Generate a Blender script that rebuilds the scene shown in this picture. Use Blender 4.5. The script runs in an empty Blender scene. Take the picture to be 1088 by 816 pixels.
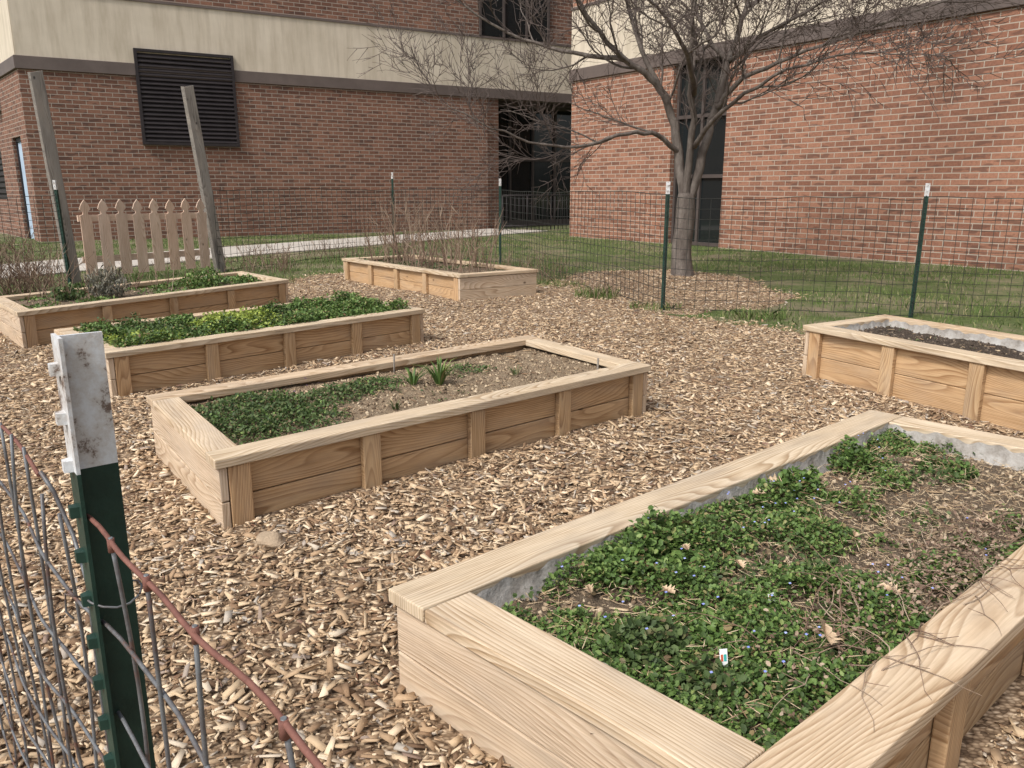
import bpy, math, random
import numpy as np
from mathutils import Vector, Matrix
random.seed(7); rng=np.random.default_rng(11)
scene=bpy.context.scene
COL=scene.collection
# ------------------------------------------------------------------ helpers
def vnoise(x,y,seed=0.0):
    xi=np.floor(x); yi=np.floor(y); fx=x-xi; fy=y-yi
    fx=fx*fx*(3-2*fx); fy=fy*fy*(3-2*fy)
    def h(a,b):
        v=np.sin(a*127.1+b*311.7+seed*74.7)*43758.5453
        return v-np.floor(v)
    return (h(xi,yi)*(1-fx)+h(xi+1,yi)*fx)*(1-fy)+(h(xi,yi+1)*(1-fx)+h(xi+1,yi+1)*fx)*fy
def fnoise(x,y,s,seed=0.0):
    return (vnoise(x*s,y*s,seed)*.55+vnoise(x*s*2.1,y*s*2.1,seed+3)*.3+vnoise(x*s*4.3,y*s*4.3,seed+5)*.15)
def link(o,parent=None):
    COL.objects.link(o)
    if parent:
        o.parent=parent; o.matrix_parent_inverse=Matrix.Translation(-Vector(parent.location))
    return o
def empty(name,loc=(0,0,0)):
    e=bpy.data.objects.new(name,None); e.location=loc; e.empty_display_size=.2; COL.objects.link(e); return e
def np_mesh(name,V,F,mats,parent=None,smooth=False,midx=None):
    V=np.asarray(V,dtype=np.float32); F=np.asarray(F,dtype=np.int32); k=F.shape[1]
    me=bpy.data.meshes.new(name); me.vertices.add(len(V)); me.vertices.foreach_set('co',V.ravel())
    me.loops.add(F.size); me.loops.foreach_set('vertex_index',F.ravel())
    me.polygons.add(len(F)); me.polygons.foreach_set('loop_start',np.arange(0,F.size,k,dtype=np.int32))
    me.polygons.foreach_set('loop_total',np.full(len(F),k,dtype=np.int32))
    for m in mats: me.materials.append(m)
    if midx is not None: me.polygons.foreach_set('material_index',midx)
    if smooth: me.polygons.foreach_set('use_smooth',np.ones(len(F),dtype=bool))
    me.update(calc_edges=True); me.validate()
    return link(bpy.data.objects.new(name,me),parent)
class MB:
    def __init__(s): s.v=[];s.f=[];s.uv=[];s.m=[];s.sm=[]
    def face(s,idx,uv=None,m=0,sm=False):
        s.f.append(idx); s.uv.append(uv or [(0,0)]*len(idx)); s.m.append(m); s.sm.append(sm)
    def hexa(s,b,t,L,W,H,m=0,off=None):
        """b,t: 4 bottom/top points, edge 0-1 is the long axis"""
        o=len(s.v); s.v+= [tuple(p) for p in b]+[tuple(p) for p in t]
        if off is None: off=(random.uniform(0,60),random.uniform(0,60))
        a,c=off
        def q(idx,uv): s.face([o+i for i in idx],[(x+a,y+c) for x,y in uv],m)
        q([4,5,6,7],[(0,0),(L,0),(L,W),(0,W)])
        q([3,2,1,0],[(0,W+.3),(L,W+.3),(L,.3),(0,.3)])
        q([0,1,5,4],[(0,-H),(L,-H),(L,0),(0,0)])
        q([2,3,7,6],[(L,W+H),(0,W+H),(0,W),(L,W)])
        q([1,2,6,5],[(L,0),(L,W),(L+H,W),(L+H,0)])
        q([3,0,4,7],[(0,W),(0,0),(-H,0),(-H,W)])
    def box(s,p0,p1,w,z0,z1,m=0,off=None,side=None):
        p0=Vector((p0[0],p0[1]));p1=Vector((p1[0],p1[1])); d=(p1-p0); L=d.length; d/=L; n=Vector((-d.y,d.x))
        if side is None: a,b=-w/2,w/2
        elif side>0: a,b=0,w
        else: a,b=-w,0
        q=[p0+n*a,p1+n*a,p1+n*b,p0+n*b]
        s.hexa([(p.x,p.y,z0) for p in q],[(p.x,p.y,z1) for p in q],L,w,z1-z0,m,off)
    def wall(s,p0,p1,w,z0,z1,m=0,u0=0.0,side=1):
        """wall with metric uv (u along, v=z)"""
        p0=Vector((p0[0],p0[1]));p1=Vector((p1[0],p1[1])); d=(p1-p0); L=d.length; d/=L; n=Vector((-d.y,d.x))*side
        q=[p0,p1,p1+n*w,p0+n*w]; o=len(s.v)
        s.v+=[(p.x,p.y,z0) for p in q]+[(p.x,p.y,z1) for p in q]
        def f(idx,uv): s.face([o+i for i in idx],uv,m)
        f([0,1,5,4],[(u0,z0),(u0+L,z0),(u0+L,z1),(u0,z1)])
        f([2,3,7,6],[(u0+L,z0),(u0,z0),(u0,z1),(u0+L,z1)])
        f([1,2,6,5],[(u0+L,z0),(u0+L+w,z0),(u0+L+w,z1),(u0+L,z1)])
        f([3,0,4,7],[(u0-w,z0),(u0,z0),(u0,z1),(u0-w,z1)])
        f([4,5,6,7],[(u0,z1),(u0+L,z1),(u0+L,z1+w),(u0,z1+w)])
        f([3,2,1,0],[(u0,z0),(u0+L,z0),(u0+L,z0-w),(u0,z0-w)])
    def tube(s,pts,rad,k=5,m=0,cap=True):
        pts=[Vector(p) for p in pts]; n=len(pts); o=len(s.v)
        if not hasattr(rad,'__len__'): rad=[rad]*n
        ref=None
        for i,p in enumerate(pts):
            t=(pts[min(i+1,n-1)]-pts[max(i-1,0)]).normalized()
            if ref is None: ref=t.orthogonal().normalized()
            ref=(ref-t*ref.dot(t)); 
            ref=ref.normalized() if ref.length>1e-6 else t.orthogonal().normalized()
            b=t.cross(ref)
            for j in range(k):
                a=2*math.pi*j/k; s.v.append(tuple(p+(ref*math.cos(a)+b*math.sin(a))*rad[i]))
        for i in range(n-1):
            for j in range(k):
                s.face([o+i*k+j,o+i*k+(j+1)%k,o+(i+1)*k+(j+1)%k,o+(i+1)*k+j],None,m,True)
        if cap:
            s.face([o+j for j in range(k)][::-1],None,m); s.face([o+(n-1)*k+j for j in range(k)],None,m)
    def prism(s,prof,origin,ex,ey,ez,th,m=0):
        o=len(s.v); n=len(prof); origin=Vector(origin);ex=Vector(ex);ey=Vector(ey);ez=Vector(ez)
        off=(random.uniform(0,50),random.uniform(0,50))
        for d in (0,th):
            for x,y in prof: s.v.append(tuple(origin+ex*x+ey*y+ez*d))
        uv=[(y+off[0],x+off[1]) for x,y in prof]
        s.face([o+i for i in range(n)][::-1],uv[::-1],m); s.face([o+n+i for i in range(n)],uv,m)
        for i in range(n):
            j=(i+1)%n; s.face([o+i,o+j,o+n+j,o+n+i],[uv[i],uv[j],(uv[j][0],uv[j][1]+th),(uv[i][0],uv[i][1]+th)],m)
    def obj(s,name,mats,parent=None,bevel=0,recalc=True):
        me=bpy.data.meshes.new(name); me.from_pydata(s.v,[],s.f)
        for m in mats: me.materials.append(m)
        me.polygons.foreach_set('material_index',s.m); me.polygons.foreach_set('use_smooth',s.sm)
        ul=me.uv_layers.new(name='UVMap')
        flat=[c for f in s.uv for p in f for c in p]
        ul.data.foreach_set('uv',flat)
        if recalc:
            import bmesh
            bm=bmesh.new(); bm.from_mesh(me); bmesh.ops.recalc_face_normals(bm,faces=bm.faces); bm.to_mesh(me); bm.free()
        me.update()
        ob=link(bpy.data.objects.new(name,me),parent)
        if bevel:
            md=ob.modifiers.new('bevel','BEVEL'); md.width=bevel; md.segments=2; md.limit_method='ANGLE'; md.angle_limit=math.radians(50)
        return ob
# ------------------------------------------------------------------ materials
def newmat(name,rough=.8):
    m=bpy.data.materials.new(name); m.use_nodes=True; nt=m.node_tree; b=nt.nodes['Principled BSDF']
    b.inputs['Roughness'].default_value=rough; b.inputs['Specular IOR Level'].default_value=.25
    return m,nt,b
def nd(nt,t,**kw):
    n=nt.nodes.new(t)
    for k,v in kw.items():
        if k in n.inputs.keys(): n.inputs[k].default_value=v
        else: setattr(n,k,v)
    return n
def ramp(nt,fac,stops,interp='LINEAR'):
    r=nt.nodes.new('ShaderNodeValToRGB'); cr=r.color_ramp; cr.interpolation=interp
    while len(cr.elements)<len(stops): cr.elements.new(.5)
    for e,(p,c) in zip(cr.elements,stops): e.position=p; e.color=(c[0],c[1],c[2],1)
    nt.links.new(fac,r.inputs['Fac']); return r.outputs['Color']
def mix(nt,fac,a,b,mode='MIX'):
    n=nt.nodes.new('ShaderNodeMix'); n.data_type='RGBA'; n.blend_type=mode
    for s,i in ((fac,0),(a,6),(b,7)):
        if isinstance(s,(int,float)): n.inputs[i].default_value=s
        elif isinstance(s,tuple): n.inputs[i].default_value=(*s,1)
        else: nt.links.new(s,n.inputs[i])
    return n.outputs[2]
def bump(nt,b,h,strength=.4,dist=.01):
    n=nd(nt,'ShaderNodeBump'); n.inputs['Strength'].default_value=strength; n.inputs['Distance'].default_value=dist
    nt.links.new(h,n.inputs['Height']); nt.links.new(n.outputs[0],b.inputs['Normal'])
def coords(nt,kind='Object',scale=(1,1,1)):
    tc=nd(nt,'ShaderNodeTexCoord'); mp=nd(nt,'ShaderNodeMapping'); mp.inputs['Scale'].default_value=scale
    nt.links.new(tc.outputs[kind],mp.inputs[0]); return mp.outputs[0]
def noise(nt,vec,scale,detail=4,rough=.6,dist=0):
    n=nd(nt,'ShaderNodeTexNoise'); n.inputs['Scale'].default_value=scale; n.inputs['Detail'].default_value=detail
    n.inputs['Roughness'].default_value=rough; n.inputs['Distortion'].default_value=dist
    nt.links.new(vec,n.inputs['Vector']); return n.outputs['Fac']
def simple(name,col,rough=.7,var=.25,scale=8,bs=.15,metal=0):
    m,nt,b=newmat(name,rough); v=coords(nt); f=noise(nt,v,scale,4)
    c=ramp(nt,f,[(.3,tuple(x*(1-var) for x in col)),(.7,tuple(min(1,x*(1+var)) for x in col))])
    nt.links.new(c,b.inputs['Base Color']); b.inputs['Metallic'].default_value=metal
    if bs>.06: f2=noise(nt,v,scale*8,2); bump(nt,b,f2,bs,.005)
    return m
def island(name,stops,rough=.7,nscale=60,namt=.35,spec=.25,transl=0):
    m,nt,b=newmat(name,rough); g=nd(nt,'ShaderNodeNewGeometry')
    c=ramp(nt,g.outputs['Random Per Island'],stops)
    if namt>.26:
        v=coords(nt); f=noise(nt,v,nscale,2)
        d=ramp(nt,f,[(.25,(1-namt,)*3),(.75,(1,)*3)])
        c=mix(nt,1.0,c,d,'MULTIPLY')
    nt.links.new(c,b.inputs['Base Color']); b.inputs['Specular IOR Level'].default_value=spec
    if transl:
        t=nd(nt,'ShaderNodeBsdfTranslucent'); nt.links.new(c,t.inputs['Color']); mx=nd(nt,'ShaderNodeMixShader'); mx.inputs[0].default_value=transl
        out=nt.nodes['Material Output']; nt.links.new(b.outputs[0],mx.inputs[1]); nt.links.new(t.outputs[0],mx.inputs[2]); nt.links.new(mx.outputs[0],out.inputs[0])
    return m
def wood(name,light,mid,dark,grey=.25):
    m,nt,b=newmat(name,.75)
    uv=coords(nt,'UV'); g=nd(nt,'ShaderNodeNewGeometry')
    sep=nd(nt,'ShaderNodeSeparateXYZ'); nt.links.new(uv,sep.inputs[0])
    n1=noise(nt,coords(nt,'UV',(.6,3.6,1)),1.3,1.2,.4)
    ma=nd(nt,'ShaderNodeMath',operation='MULTIPLY_ADD'); ma.inputs[1].default_value=.46; nt.links.new(n1,ma.inputs[0]); nt.links.new(sep.outputs[1],ma.inputs[2])
    ms=nd(nt,'ShaderNodeMath',operation='MULTIPLY'); ms.inputs[1].default_value=62; nt.links.new(ma.outputs[0],ms.inputs[0])
    fr=nd(nt,'ShaderNodeMath',operation='FRACT'); nt.links.new(ms.outputs[0],fr.inputs[0])
    grain=ramp(nt,fr.outputs[0],[(0,light),(.5,mid),(.88,dark),(1,light)])
    fine=noise(nt,coords(nt,'UV',(5,150,1)),1,3,.65)
    fc=ramp(nt,fine,[(.3,(.68,.65,.60)),(.65,(1,1,1))])
    c=mix(nt,1.0,grain,fc,'MULTIPLY')
    pn=noise(nt,coords(nt,'UV',(1.5,6,1)),1.6,4)
    c=mix(nt,ramp(nt,pn,[(.42,(0,0,0)),(.75,(.65,.65,.65))]),c,light)
    c=mix(nt,ramp(nt,noise(nt,coords(nt,'UV',(1,3.5,1)),2.3,4),[(.46,(0,0,0)),(.8,(grey*2.2,)*3)]),c,(.30,.26,.22))
    ck=noise(nt,coords(nt,'UV',(2.2,60,1)),1,2,.5); c=mix(nt,ramp(nt,ck,[(.68,(0,0,0)),(.75,(.6,.6,.6))]),c,tuple(x*.35 for x in dark))
    vo=nd(nt,'ShaderNodeTexVoronoi'); vo.inputs['Scale'].default_value=3.2; nt.links.new(coords(nt,'UV',(.8,1.3,1)),vo.inputs['Vector'])
    k=ramp(nt,vo.outputs['Distance'],[(.03,(1,1,1)),(.075,(0,0,0))])
    c=mix(nt,k,c,tuple(x*.35 for x in dark))
    isl=ramp(nt,g.outputs['Random Per Island'],[(0,(.78,.76,.74)),(.4,(1,.98,.95)),(.7,(.93,.86,.80)),(1,(1.0,1.0,1.0))])
    c=mix(nt,1.0,c,isl,'MULTIPLY')
    nt.links.new(c,b.inputs['Base Color'])
    bump(nt,b,fine,.45,.003)
    return m
def brick(name,c1,c2,mort,dark):
    m,nt,b=newmat(name,.88); uv=coords(nt,'UV')
    br=nd(nt,'ShaderNodeTexBrick'); br.offset=.5; br.squash=1
    for k,v in (('Scale',1),('Brick Width',.31),('Row Height',.105),('Mortar Size',.009),('Mortar Smooth',.25),('Bias',-.05)): br.inputs[k].default_value=v
    br.inputs['Color1'].default_value=(*c1,1); br.inputs['Color2'].default_value=(*c2,1); br.inputs['Mortar'].default_value=(*mort,1)
    nt.links.new(uv,br.inputs['Vector'])
    n=noise(nt,uv,24,4,.75); c=mix(nt,1.0,br.outputs['Color'],ramp(nt,n,[(.3,(.66,.64,.64)),(.7,(1.12,1.1,1.06))]),'MULTIPLY')
    n2=noise(nt,coords(nt,'UV',(3.2,9.5,1)),1.0,1,.5); c=mix(nt,ramp(nt,n2,[(.58,(0,0,0)),(.64,(.7,.7,.7))]),c,dark)
    n3=noise(nt,uv,.45,4,.7); c=mix(nt,1.0,c,ramp(nt,n3,[(.3,(.80,.80,.82)),(.7,(1.08,1.05,1.02))]),'MULTIPLY')
    c=mix(nt,br.outputs['Fac'],c,mort)
    nt.links.new(c,b.inputs['Base Color'])
    iv=nd(nt,'ShaderNodeMath',operation='SUBTRACT'); iv.inputs[0].default_value=1; nt.links.new(br.outputs['Fac'],iv.inputs[1])
    bump(nt,b,iv.outputs[0],.6,.008); return m

M={}
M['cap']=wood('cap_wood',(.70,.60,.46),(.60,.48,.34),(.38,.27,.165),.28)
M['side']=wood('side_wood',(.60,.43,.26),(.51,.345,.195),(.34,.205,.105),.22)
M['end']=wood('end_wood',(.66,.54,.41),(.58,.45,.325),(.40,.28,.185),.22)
M['greywood']=wood('weathered_wood',(.25,.235,.215),(.20,.185,.17),(.11,.10,.092),.3)
M['picket']=wood('picket_wood',(.74,.59,.49),(.68,.52,.42),(.52,.37,.28),.08)
M['brickL']=brick('brown_brick',(.265,.14,.098),(.155,.080,.058),(.31,.265,.22),(.08,.05,.042))
M['brickR']=brick('red_brick',(.375,.195,.132),(.235,.112,.076),(.40,.345,.285),(.13,.07,.052))
M['dark']=simple('dark_metal_trim',(.075,.06,.055),.5,.15,3,.05)
M['black']=simple('black_louver',(.028,.023,.024),.5,.2,3,.05)
M['ledge']=simple('brown_flashing',(.12,.095,.085),.55,.15,2,.05)
m,nt,b=newmat('cream_stucco',.85); v=coords(nt,'UV'); 
c=ramp(nt,noise(nt,coords(nt,'UV',(3,.3,1)),1.6,4,.65),[(.3,(.48,.415,.325)),(.55,(.60,.53,.43)),(.8,(.64,.565,.46))])
c=mix(nt,1.0,c,ramp(nt,noise(nt,v,1.2,4),[(.3,(.88,.87,.85)),(.7,(1,1,1))]),'MULTIPLY')
nt.links.new(c,b.inputs['Base Color']); bump(nt,b,noise(nt,v,90,2),.2,.004); M['cream']=m
m,nt,b=newmat('dark_glass',.06); b.inputs['Base Color'].default_value=(.012,.015,.016,1); b.inputs['Specular IOR Level'].default_value=.6; M['glass']=m
M['bluedoor']=simple('blue_door_paint',(.38,.48,.60),.5,.08,2,.02)
M['lamp']=simple('lamp_housing',(.45,.44,.42),.5,.1,3,.02)
M['concrete']=simple('concrete',(.42,.385,.34),.9,.16,1.5,.25)
m,nt,b=newmat('mulch_ground',.95); v=coords(nt)
vo=nd(nt,'ShaderNodeTexVoronoi'); vo.inputs['Scale'].default_value=60; nt.links.new(coords(nt,'Object',(1,1.6,1)),vo.inputs['Vector'])
sp=nd(nt,'ShaderNodeSeparateColor'); nt.links.new(vo.outputs['Color'],sp.inputs[0])
c=ramp(nt,sp.outputs[0],[(0,(.12,.08,.05)),(.35,(.28,.20,.13)),(.7,(.44,.33,.22)),(1,(.58,.46,.33))])
c=mix(nt,1.0,c,ramp(nt,vo.outputs['Distance'],[(.2,(1,1,1)),(.65,(.4,.36,.33))]),'MULTIPLY')
nt.links.new(c,b.inputs['Base Color']); M['mulch']=m
m,nt,b=newmat('wood_chips',.9); g=nd(nt,'ShaderNodeNewGeometry')
c=ramp(nt,g.outputs['Random Per Island'],[(0,(.13,.08,.05)),(.16,(.27,.175,.105)),(.42,(.44,.31,.195)),(.70,(.59,.45,.295)),(.88,(.74,.61,.45)),(.95,(.42,.38,.33)),(1,(.20,.10,.06))])
v=coords(nt); c=mix(nt,1.0,c,ramp(nt,noise(nt,v,.9,4,.7),[(.3,(.78,.76,.73)),(.7,(1.07,1.06,1.05))]),'MULTIPLY')
nt.links.new(c,b.inputs['Base Color']); M['chip']=m
m,nt,b=newmat('lawn_ground',.95); v=coords(nt)
c1=ramp(nt,noise(nt,v,22,5,.7),[(.3,(.045,.065,.020)),(.55,(.095,.125,.040)),(.8,(.18,.18,.085))])
c2=ramp(nt,noise(nt,v,30,5,.7),[(.3,(.14,.11,.075)),(.7,(.30,.245,.17))])
c=mix(nt,ramp(nt,noise(nt,v,.8,5,.65),[(.46,(0,0,0)),(.64,(.85,.85,.85))]),c1,c2)
nt.links.new(c,b.inputs['Base Color']); bump(nt,b,noise(nt,v,45,3),.8,.03); M['lawn']=m
M['grass']=island('grass_blades',[(0,(.06,.095,.022)),(.4,(.10,.155,.040)),(.72,(.15,.195,.058)),(.86,(.24,.22,.11)),(1,(.36,.30,.19))],.7,3,.2)
def soil(name,a,b2,chipc):
    m,nt,b=newmat(name,.98); v=coords(nt)
    c=ramp(nt,noise(nt,v,28,6,.75),[(.25,a),(.75,b2)])
    vo=nd(nt,'ShaderNodeTexVoronoi'); vo.inputs['Scale'].default_value=70; nt.links.new(v,vo.inputs['Vector'])
    c=mix(nt,ramp(nt,vo.outputs['Distance'],[(.16,(.9,.9,.9)),(.26,(0,0,0))]),c,chipc)
    nt.links.new(c,b.inputs['Base Color']); bump(nt,b,noise(nt,v,70,5,.8),1.0,.03); return m
M['soil']=soil('garden_soil',(.11,.078,.052),(.32,.245,.17),(.43,.34,.245))
M['soildry']=soil('dry_soil',(.21,.15,.095),(.46,.35,.235),(.52,.41,.29))
M['soildark']=soil('dark_soil',(.04,.03,.024),(.13,.10,.075),(.20,.16,.12))
M['clod']=island('soil_crumbs',[(0,(.10,.068,.045)),(.5,(.25,.185,.125)),(.85,(.40,.31,.21)),(1,(.52,.43,.31))],.98,60,.2,.1)
M['clodd']=island('dark_soil_crumbs',[(0,(.04,.03,.022)),(.7,(.11,.085,.065)),(1,(.26,.21,.16))],.98,60,.2,.1)
m,nt,b=newmat('liner_fabric_grey',.9); v=coords(nt)
c=ramp(nt,noise(nt,v,9,5,.75),[(.3,(.17,.15,.125)),(.48,(.31,.29,.265)),(.68,(.41,.40,.38))]); nt.links.new(c,b.inputs['Base Color']); bump(nt,b,noise(nt,v,30,3),.6,.012); M['liner']=m
G1=[(0,(.045,.08,.020)),(.35,(.080,.145,.034)),(.70,(.13,.21,.052)),(.90,(.20,.28,.08)),(.95,(.26,.23,.10)),(1,(.22,.14,.07))]
M['leaf']=island('herb_leaves',G1,.55,40,.25,.35,.2)
M['leafd']=island('dark_herb_leaves',[(0,(.035,.06,.02)),(.5,(.07,.11,.034)),(.85,(.11,.155,.055)),(1,(.17,.12,.07))],.55,40,.25,.3,.2)
M['lime']=island('lime_leaves',[(0,(.14,.20,.03)),(.5,(.27,.34,.06)),(1,(.40,.46,.10))],.5,40,.2,.3,.25)
M['greyleaf']=island('lavender_leaves',[(0,(.13,.125,.10)),(.5,(.22,.215,.175)),(.8,(.27,.25,.20)),(1,(.30,.24,.17))],.7,40,.2)
M['blue']=island('blue_petals',[(0,(.22,.27,.65)),(1,(.42,.48,.82))],.6,40,.1)
M['purple']=island('purple_leaves',[(0,(.06,.03,.06)),(1,(.14,.08,.14))],.6,40,.1)
M['dead']=island('dry_stems',[(0,(.12,.075,.055)),(.5,(.23,.155,.11)),(1,(.38,.30,.22))],.85,30,.2)
M['straw']=island('straw_litter',[(0,(.20,.12,.07)),(.5,(.42,.31,.19)),(1,(.58,.47,.32))],.85,30,.2)
M['dryleaf']=island('dry_leaf',[(0,(.56,.40,.25)),(.5,(.68,.53,.36)),(1,(.44,.24,.14))],.7,30,.3)
m,nt,b=newmat('bark',.9); v=coords(nt,'Object',(1,1,.35))
c=ramp(nt,noise(nt,v,9,5,.7),[(.3,(.075,.06,.052)),(.55,(.15,.127,.11)),(.75,(.25,.22,.195))])
nt.links.new(c,b.inputs['Base Color']); bump(nt,b,noise(nt,v,22,5,.7),1,.03); M['bark']=m
M['twig']=simple('twig_bark',(.105,.082,.072),.85,.3,5,.01)
M['green']=simple('green_post_paint',(.016,.040,.030),.45,.35,14,.15)
m,nt,b=newmat('white_post_paint',.6); v=coords(nt)
c=ramp(nt,noise(nt,v,24,6,.75),[(.38,(.14,.10,.08)),(.45,(.46,.44,.42)),(.6,(.56,.58,.60))])
nt.links.new(c,b.inputs['Base Color']); bump(nt,b,noise(nt,v,60,3),.3,.003); M['white']=m
m,nt,b=newmat('galvanized_wire',.5); v=coords(nt); b.inputs['Metallic'].default_value=.3
c=ramp(nt,noise(nt,v,14,5,.7),[(.42,(.17,.18,.19)),(.56,(.11,.10,.10)),(.68,(.18,.075,.045))])
nt.links.new(c,b.inputs['Base Color']); M['wire']=m
m,nt,b=newmat('rusty_wire',.75); v=coords(nt)
c=ramp(nt,noise(nt,v,30,5,.7),[(.3,(.11,.05,.04)),(.6,(.19,.085,.065)),(.75,(.28,.21,.19))])
nt.links.new(c,b.inputs['Base Color']); M['rust']=m
M['fwire']=simple('fence_wire',(.035,.036,.032),.6,.2,3,.02)
M['rock']=simple('rock_stone',(.34,.26,.18),.9,.25,14,.6)
M['tagw']=simple('tag_plastic',(.75,.76,.76),.4,.03,3,.02)
M['tagr']=simple('tag_red_print',(.50,.10,.05),.4,.1,30,.02)
M['tagg']=simple('tag_teal_print',(.05,.35,.32),.4,.1,30,.02)

# ------------------------------------------------------------------ raised beds
BEDS=[]
class Bed:
    def __init__(s,A,D,B,top,batt,soilmat,soildep,liner=False,capw=.13,hills=.02,endm=2):
        s.A=Vector(A);s.top=top; s.eL=(Vector(D)-s.A); s.L=s.eL.length; s.eL/=s.L
        s.eW=(Vector(B)-s.A); s.W=s.eW.length; s.eW/=s.W; s.sz=top-soildep; s.hills=hills; BEDS.append(s)
        c=s.pt(s.L/2,s.W/2); s.root=empty('raised_garden_bed',(c.x,c.y,0))
        mb=MB(); cw=capw; s.cw=cw
        def slab(s0,s1,t0,t1,z0,z1,along='s',m=0,j=0.0):
            q=[(s0,t0),(s1,t0),(s1,t1),(s0,t1)] if along=='s' else [(s0,t0),(s0,t1),(s1,t1),(s1,t0)]
            pts=[s.pt(a,b_) for a,b_ in q]; L=(pts[1]-pts[0]).length; W=(pts[2]-pts[1]).length
            tz=random.uniform(-j,j); 
            mb.hexa([(p.x,p.y,z0+tz) for p in pts],[(p.x,p.y,z1+tz) for p in pts],L,W,z1-z0,m)
        L,W=s.L,s.W; zc=top-.038
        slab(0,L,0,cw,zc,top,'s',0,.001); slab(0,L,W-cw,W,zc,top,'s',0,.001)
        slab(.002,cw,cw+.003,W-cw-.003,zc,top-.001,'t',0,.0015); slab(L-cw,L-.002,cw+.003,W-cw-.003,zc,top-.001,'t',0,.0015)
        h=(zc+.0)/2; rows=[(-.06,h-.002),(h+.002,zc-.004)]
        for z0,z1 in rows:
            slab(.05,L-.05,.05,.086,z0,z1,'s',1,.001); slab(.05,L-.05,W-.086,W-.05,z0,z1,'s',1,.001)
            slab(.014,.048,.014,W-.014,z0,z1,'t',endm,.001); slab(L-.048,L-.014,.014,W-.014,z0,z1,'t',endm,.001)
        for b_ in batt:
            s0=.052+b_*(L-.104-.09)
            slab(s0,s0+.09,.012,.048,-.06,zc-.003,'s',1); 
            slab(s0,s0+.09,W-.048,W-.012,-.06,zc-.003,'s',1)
        n=len(batt)*2*6
        for fi in range(len(mb.f)-n,len(mb.f)):
            mb.uv[fi]=[(v_,u_) for u_,v_ in mb.uv[fi]]
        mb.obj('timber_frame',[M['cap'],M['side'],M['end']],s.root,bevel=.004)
        nx,ny=150,80; S,T=np.meshgrid(np.linspace(.05,L-.05,nx),np.linspace(.087,W-.087,ny))
        X,Y=s.xy(S,T); Z=s.soilz(X,Y)
        V=np.stack([X,Y,Z],-1).reshape(-1,3); I=np.arange(nx*ny).reshape(ny,nx)
        F=np.stack([I[:-1,:-1],I[:-1,1:],I[1:,1:],I[1:,:-1]],-1).reshape(-1,4)
        np_mesh('soil',V,F,[soilmat],s.root,True)
        if liner:
            for side in range(4):
                n=120; ln=L if side<2 else W
                sv=np.linspace(cw+.002,ln-cw-.002,n); V=[]
                for i,a in enumerate(sv):
                    wob=.006*math.sin(a*23+side)+.005*math.sin(a*51+2)+.004*math.sin(a*97)
                    for z,o in ((top-.016+.007*math.sin(a*31+side)+.005*math.sin(a*77),.0015),(zc-.008,.003+abs(wob)*.5),(zc-.028,.010+abs(wob)*1.3),(s.sz-.03,.026+abs(wob)*2.5)):
                        d=cw+o
                        if side==0: p=s.pt(a,d)
                        elif side==1: p=s.pt(a,W-d)
                        elif side==2: p=s.pt(d,a)
                        else: p=s.pt(L-d,a)
                        V.append((p.x,p.y,z))
                I=np.arange(n*4).reshape(n,4); F=np.stack([I[:-1,:-1],I[1:,:-1],I[1:,1:],I[:-1,1:]],-1).reshape(-1,4)
                np_mesh('liner_fabric',V,F,[M['liner']],s.root,True)
    def pt(s,a,b): return s.A+s.eL*a+s.eW*b
    def xy(s,S,T): return s.A.x+s.eL.x*S+s.eW.x*T, s.A.y+s.eL.y*S+s.eW.y*T
    def st(s,x,y):
        det=s.eL.x*s.eW.y-s.eL.y*s.eW.x; dx=x-s.A.x; dy=y-s.A.y
        return (dx*s.eW.y-dy*s.eW.x)/det,(s.eL.x*dy-s.eL.y*dx)/det
    def soilz(s,x,y):
        return s.sz+(fnoise(x,y,3.1,4)-.5)*s.hills*2+(fnoise(x,y,19,9)-.5)*.026
T=.32
bed5=Bed((-.32,1.875),(1.669,3.589),(.462,1.072),T,[.0,.25,.5,.75,1],M['soil'],.078,True,.145)
bed3=Bed((-1.122,2.862),(.8105,4.547),(-1.8205,3.850),T,[0,.25,.5,.75,1],M['soildry'],.06)
bed2=Bed((-2.5416,4.903),(-.740,6.793),(-3.343,5.761),T,[0,.25,.5,.75,1],M['soil'],.05)
bed1=Bed((-4.103,6.58),(-2.516,9.043),(-4.95,7.53),T,[0,.25,.5,.75,1],M['soil'],.05)
bed4=Bed((-.62,9.443),(-2.485,11.77),(.331,10.11),.33,[0,.25,.5,.75,1],M['soil'],.05)
bed6=Bed((2.045,5.562),(3.255,3.375),(2.836,6.038),.388,[0,.25,.5,.75,1],M['soildark'],.065,True)
def inbeds(x,y,pad=.0):
    r=np.zeros(len(x),bool)
    for b in BEDS:
        S,Tt=b.st(x,y); r|=(S>-pad)&(S<b.L+pad)&(Tt>-pad)&(Tt<b.W+pad)
    return r
# ------------------------------------------------------------------ ground
def gz(x,y):
    g=.012+.045*(fnoise(x,y,.8,2)-.4)+.012*(fnoise(x,y,4,7)-.5)
    g=g+.03*np.exp(-(((x+.2)/1.6)**2+((y-3.0)/1.4)**2))
    return np.maximum(g,-.002)
POLY=np.array([(-10,-2),(9,-2),(9,6.3),(4.6,6.9),(3.0,7.2),(2.2,8.0),(1.5,8.9),(.9,10.4),(.2,11.6),(-.9,12.9),(-2.9,12.7),(-3.4,11.4),(-4.2,10.9),(-5.3,10.3),(-6.6,8.9),(-10,8.0)])
def inpoly(x,y,P=POLY):
    r=np.zeros(x.shape,bool); n=len(P); j=n-1
    for i in range(n):
        xi,yi=P[i];xj,yj=P[j]
        c=((yi>y)!=(yj>y))&(x<(xj-xi)*(y-yi)/(yj-yi+1e-12)+xi); r^=c; j=i
    return r
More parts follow.
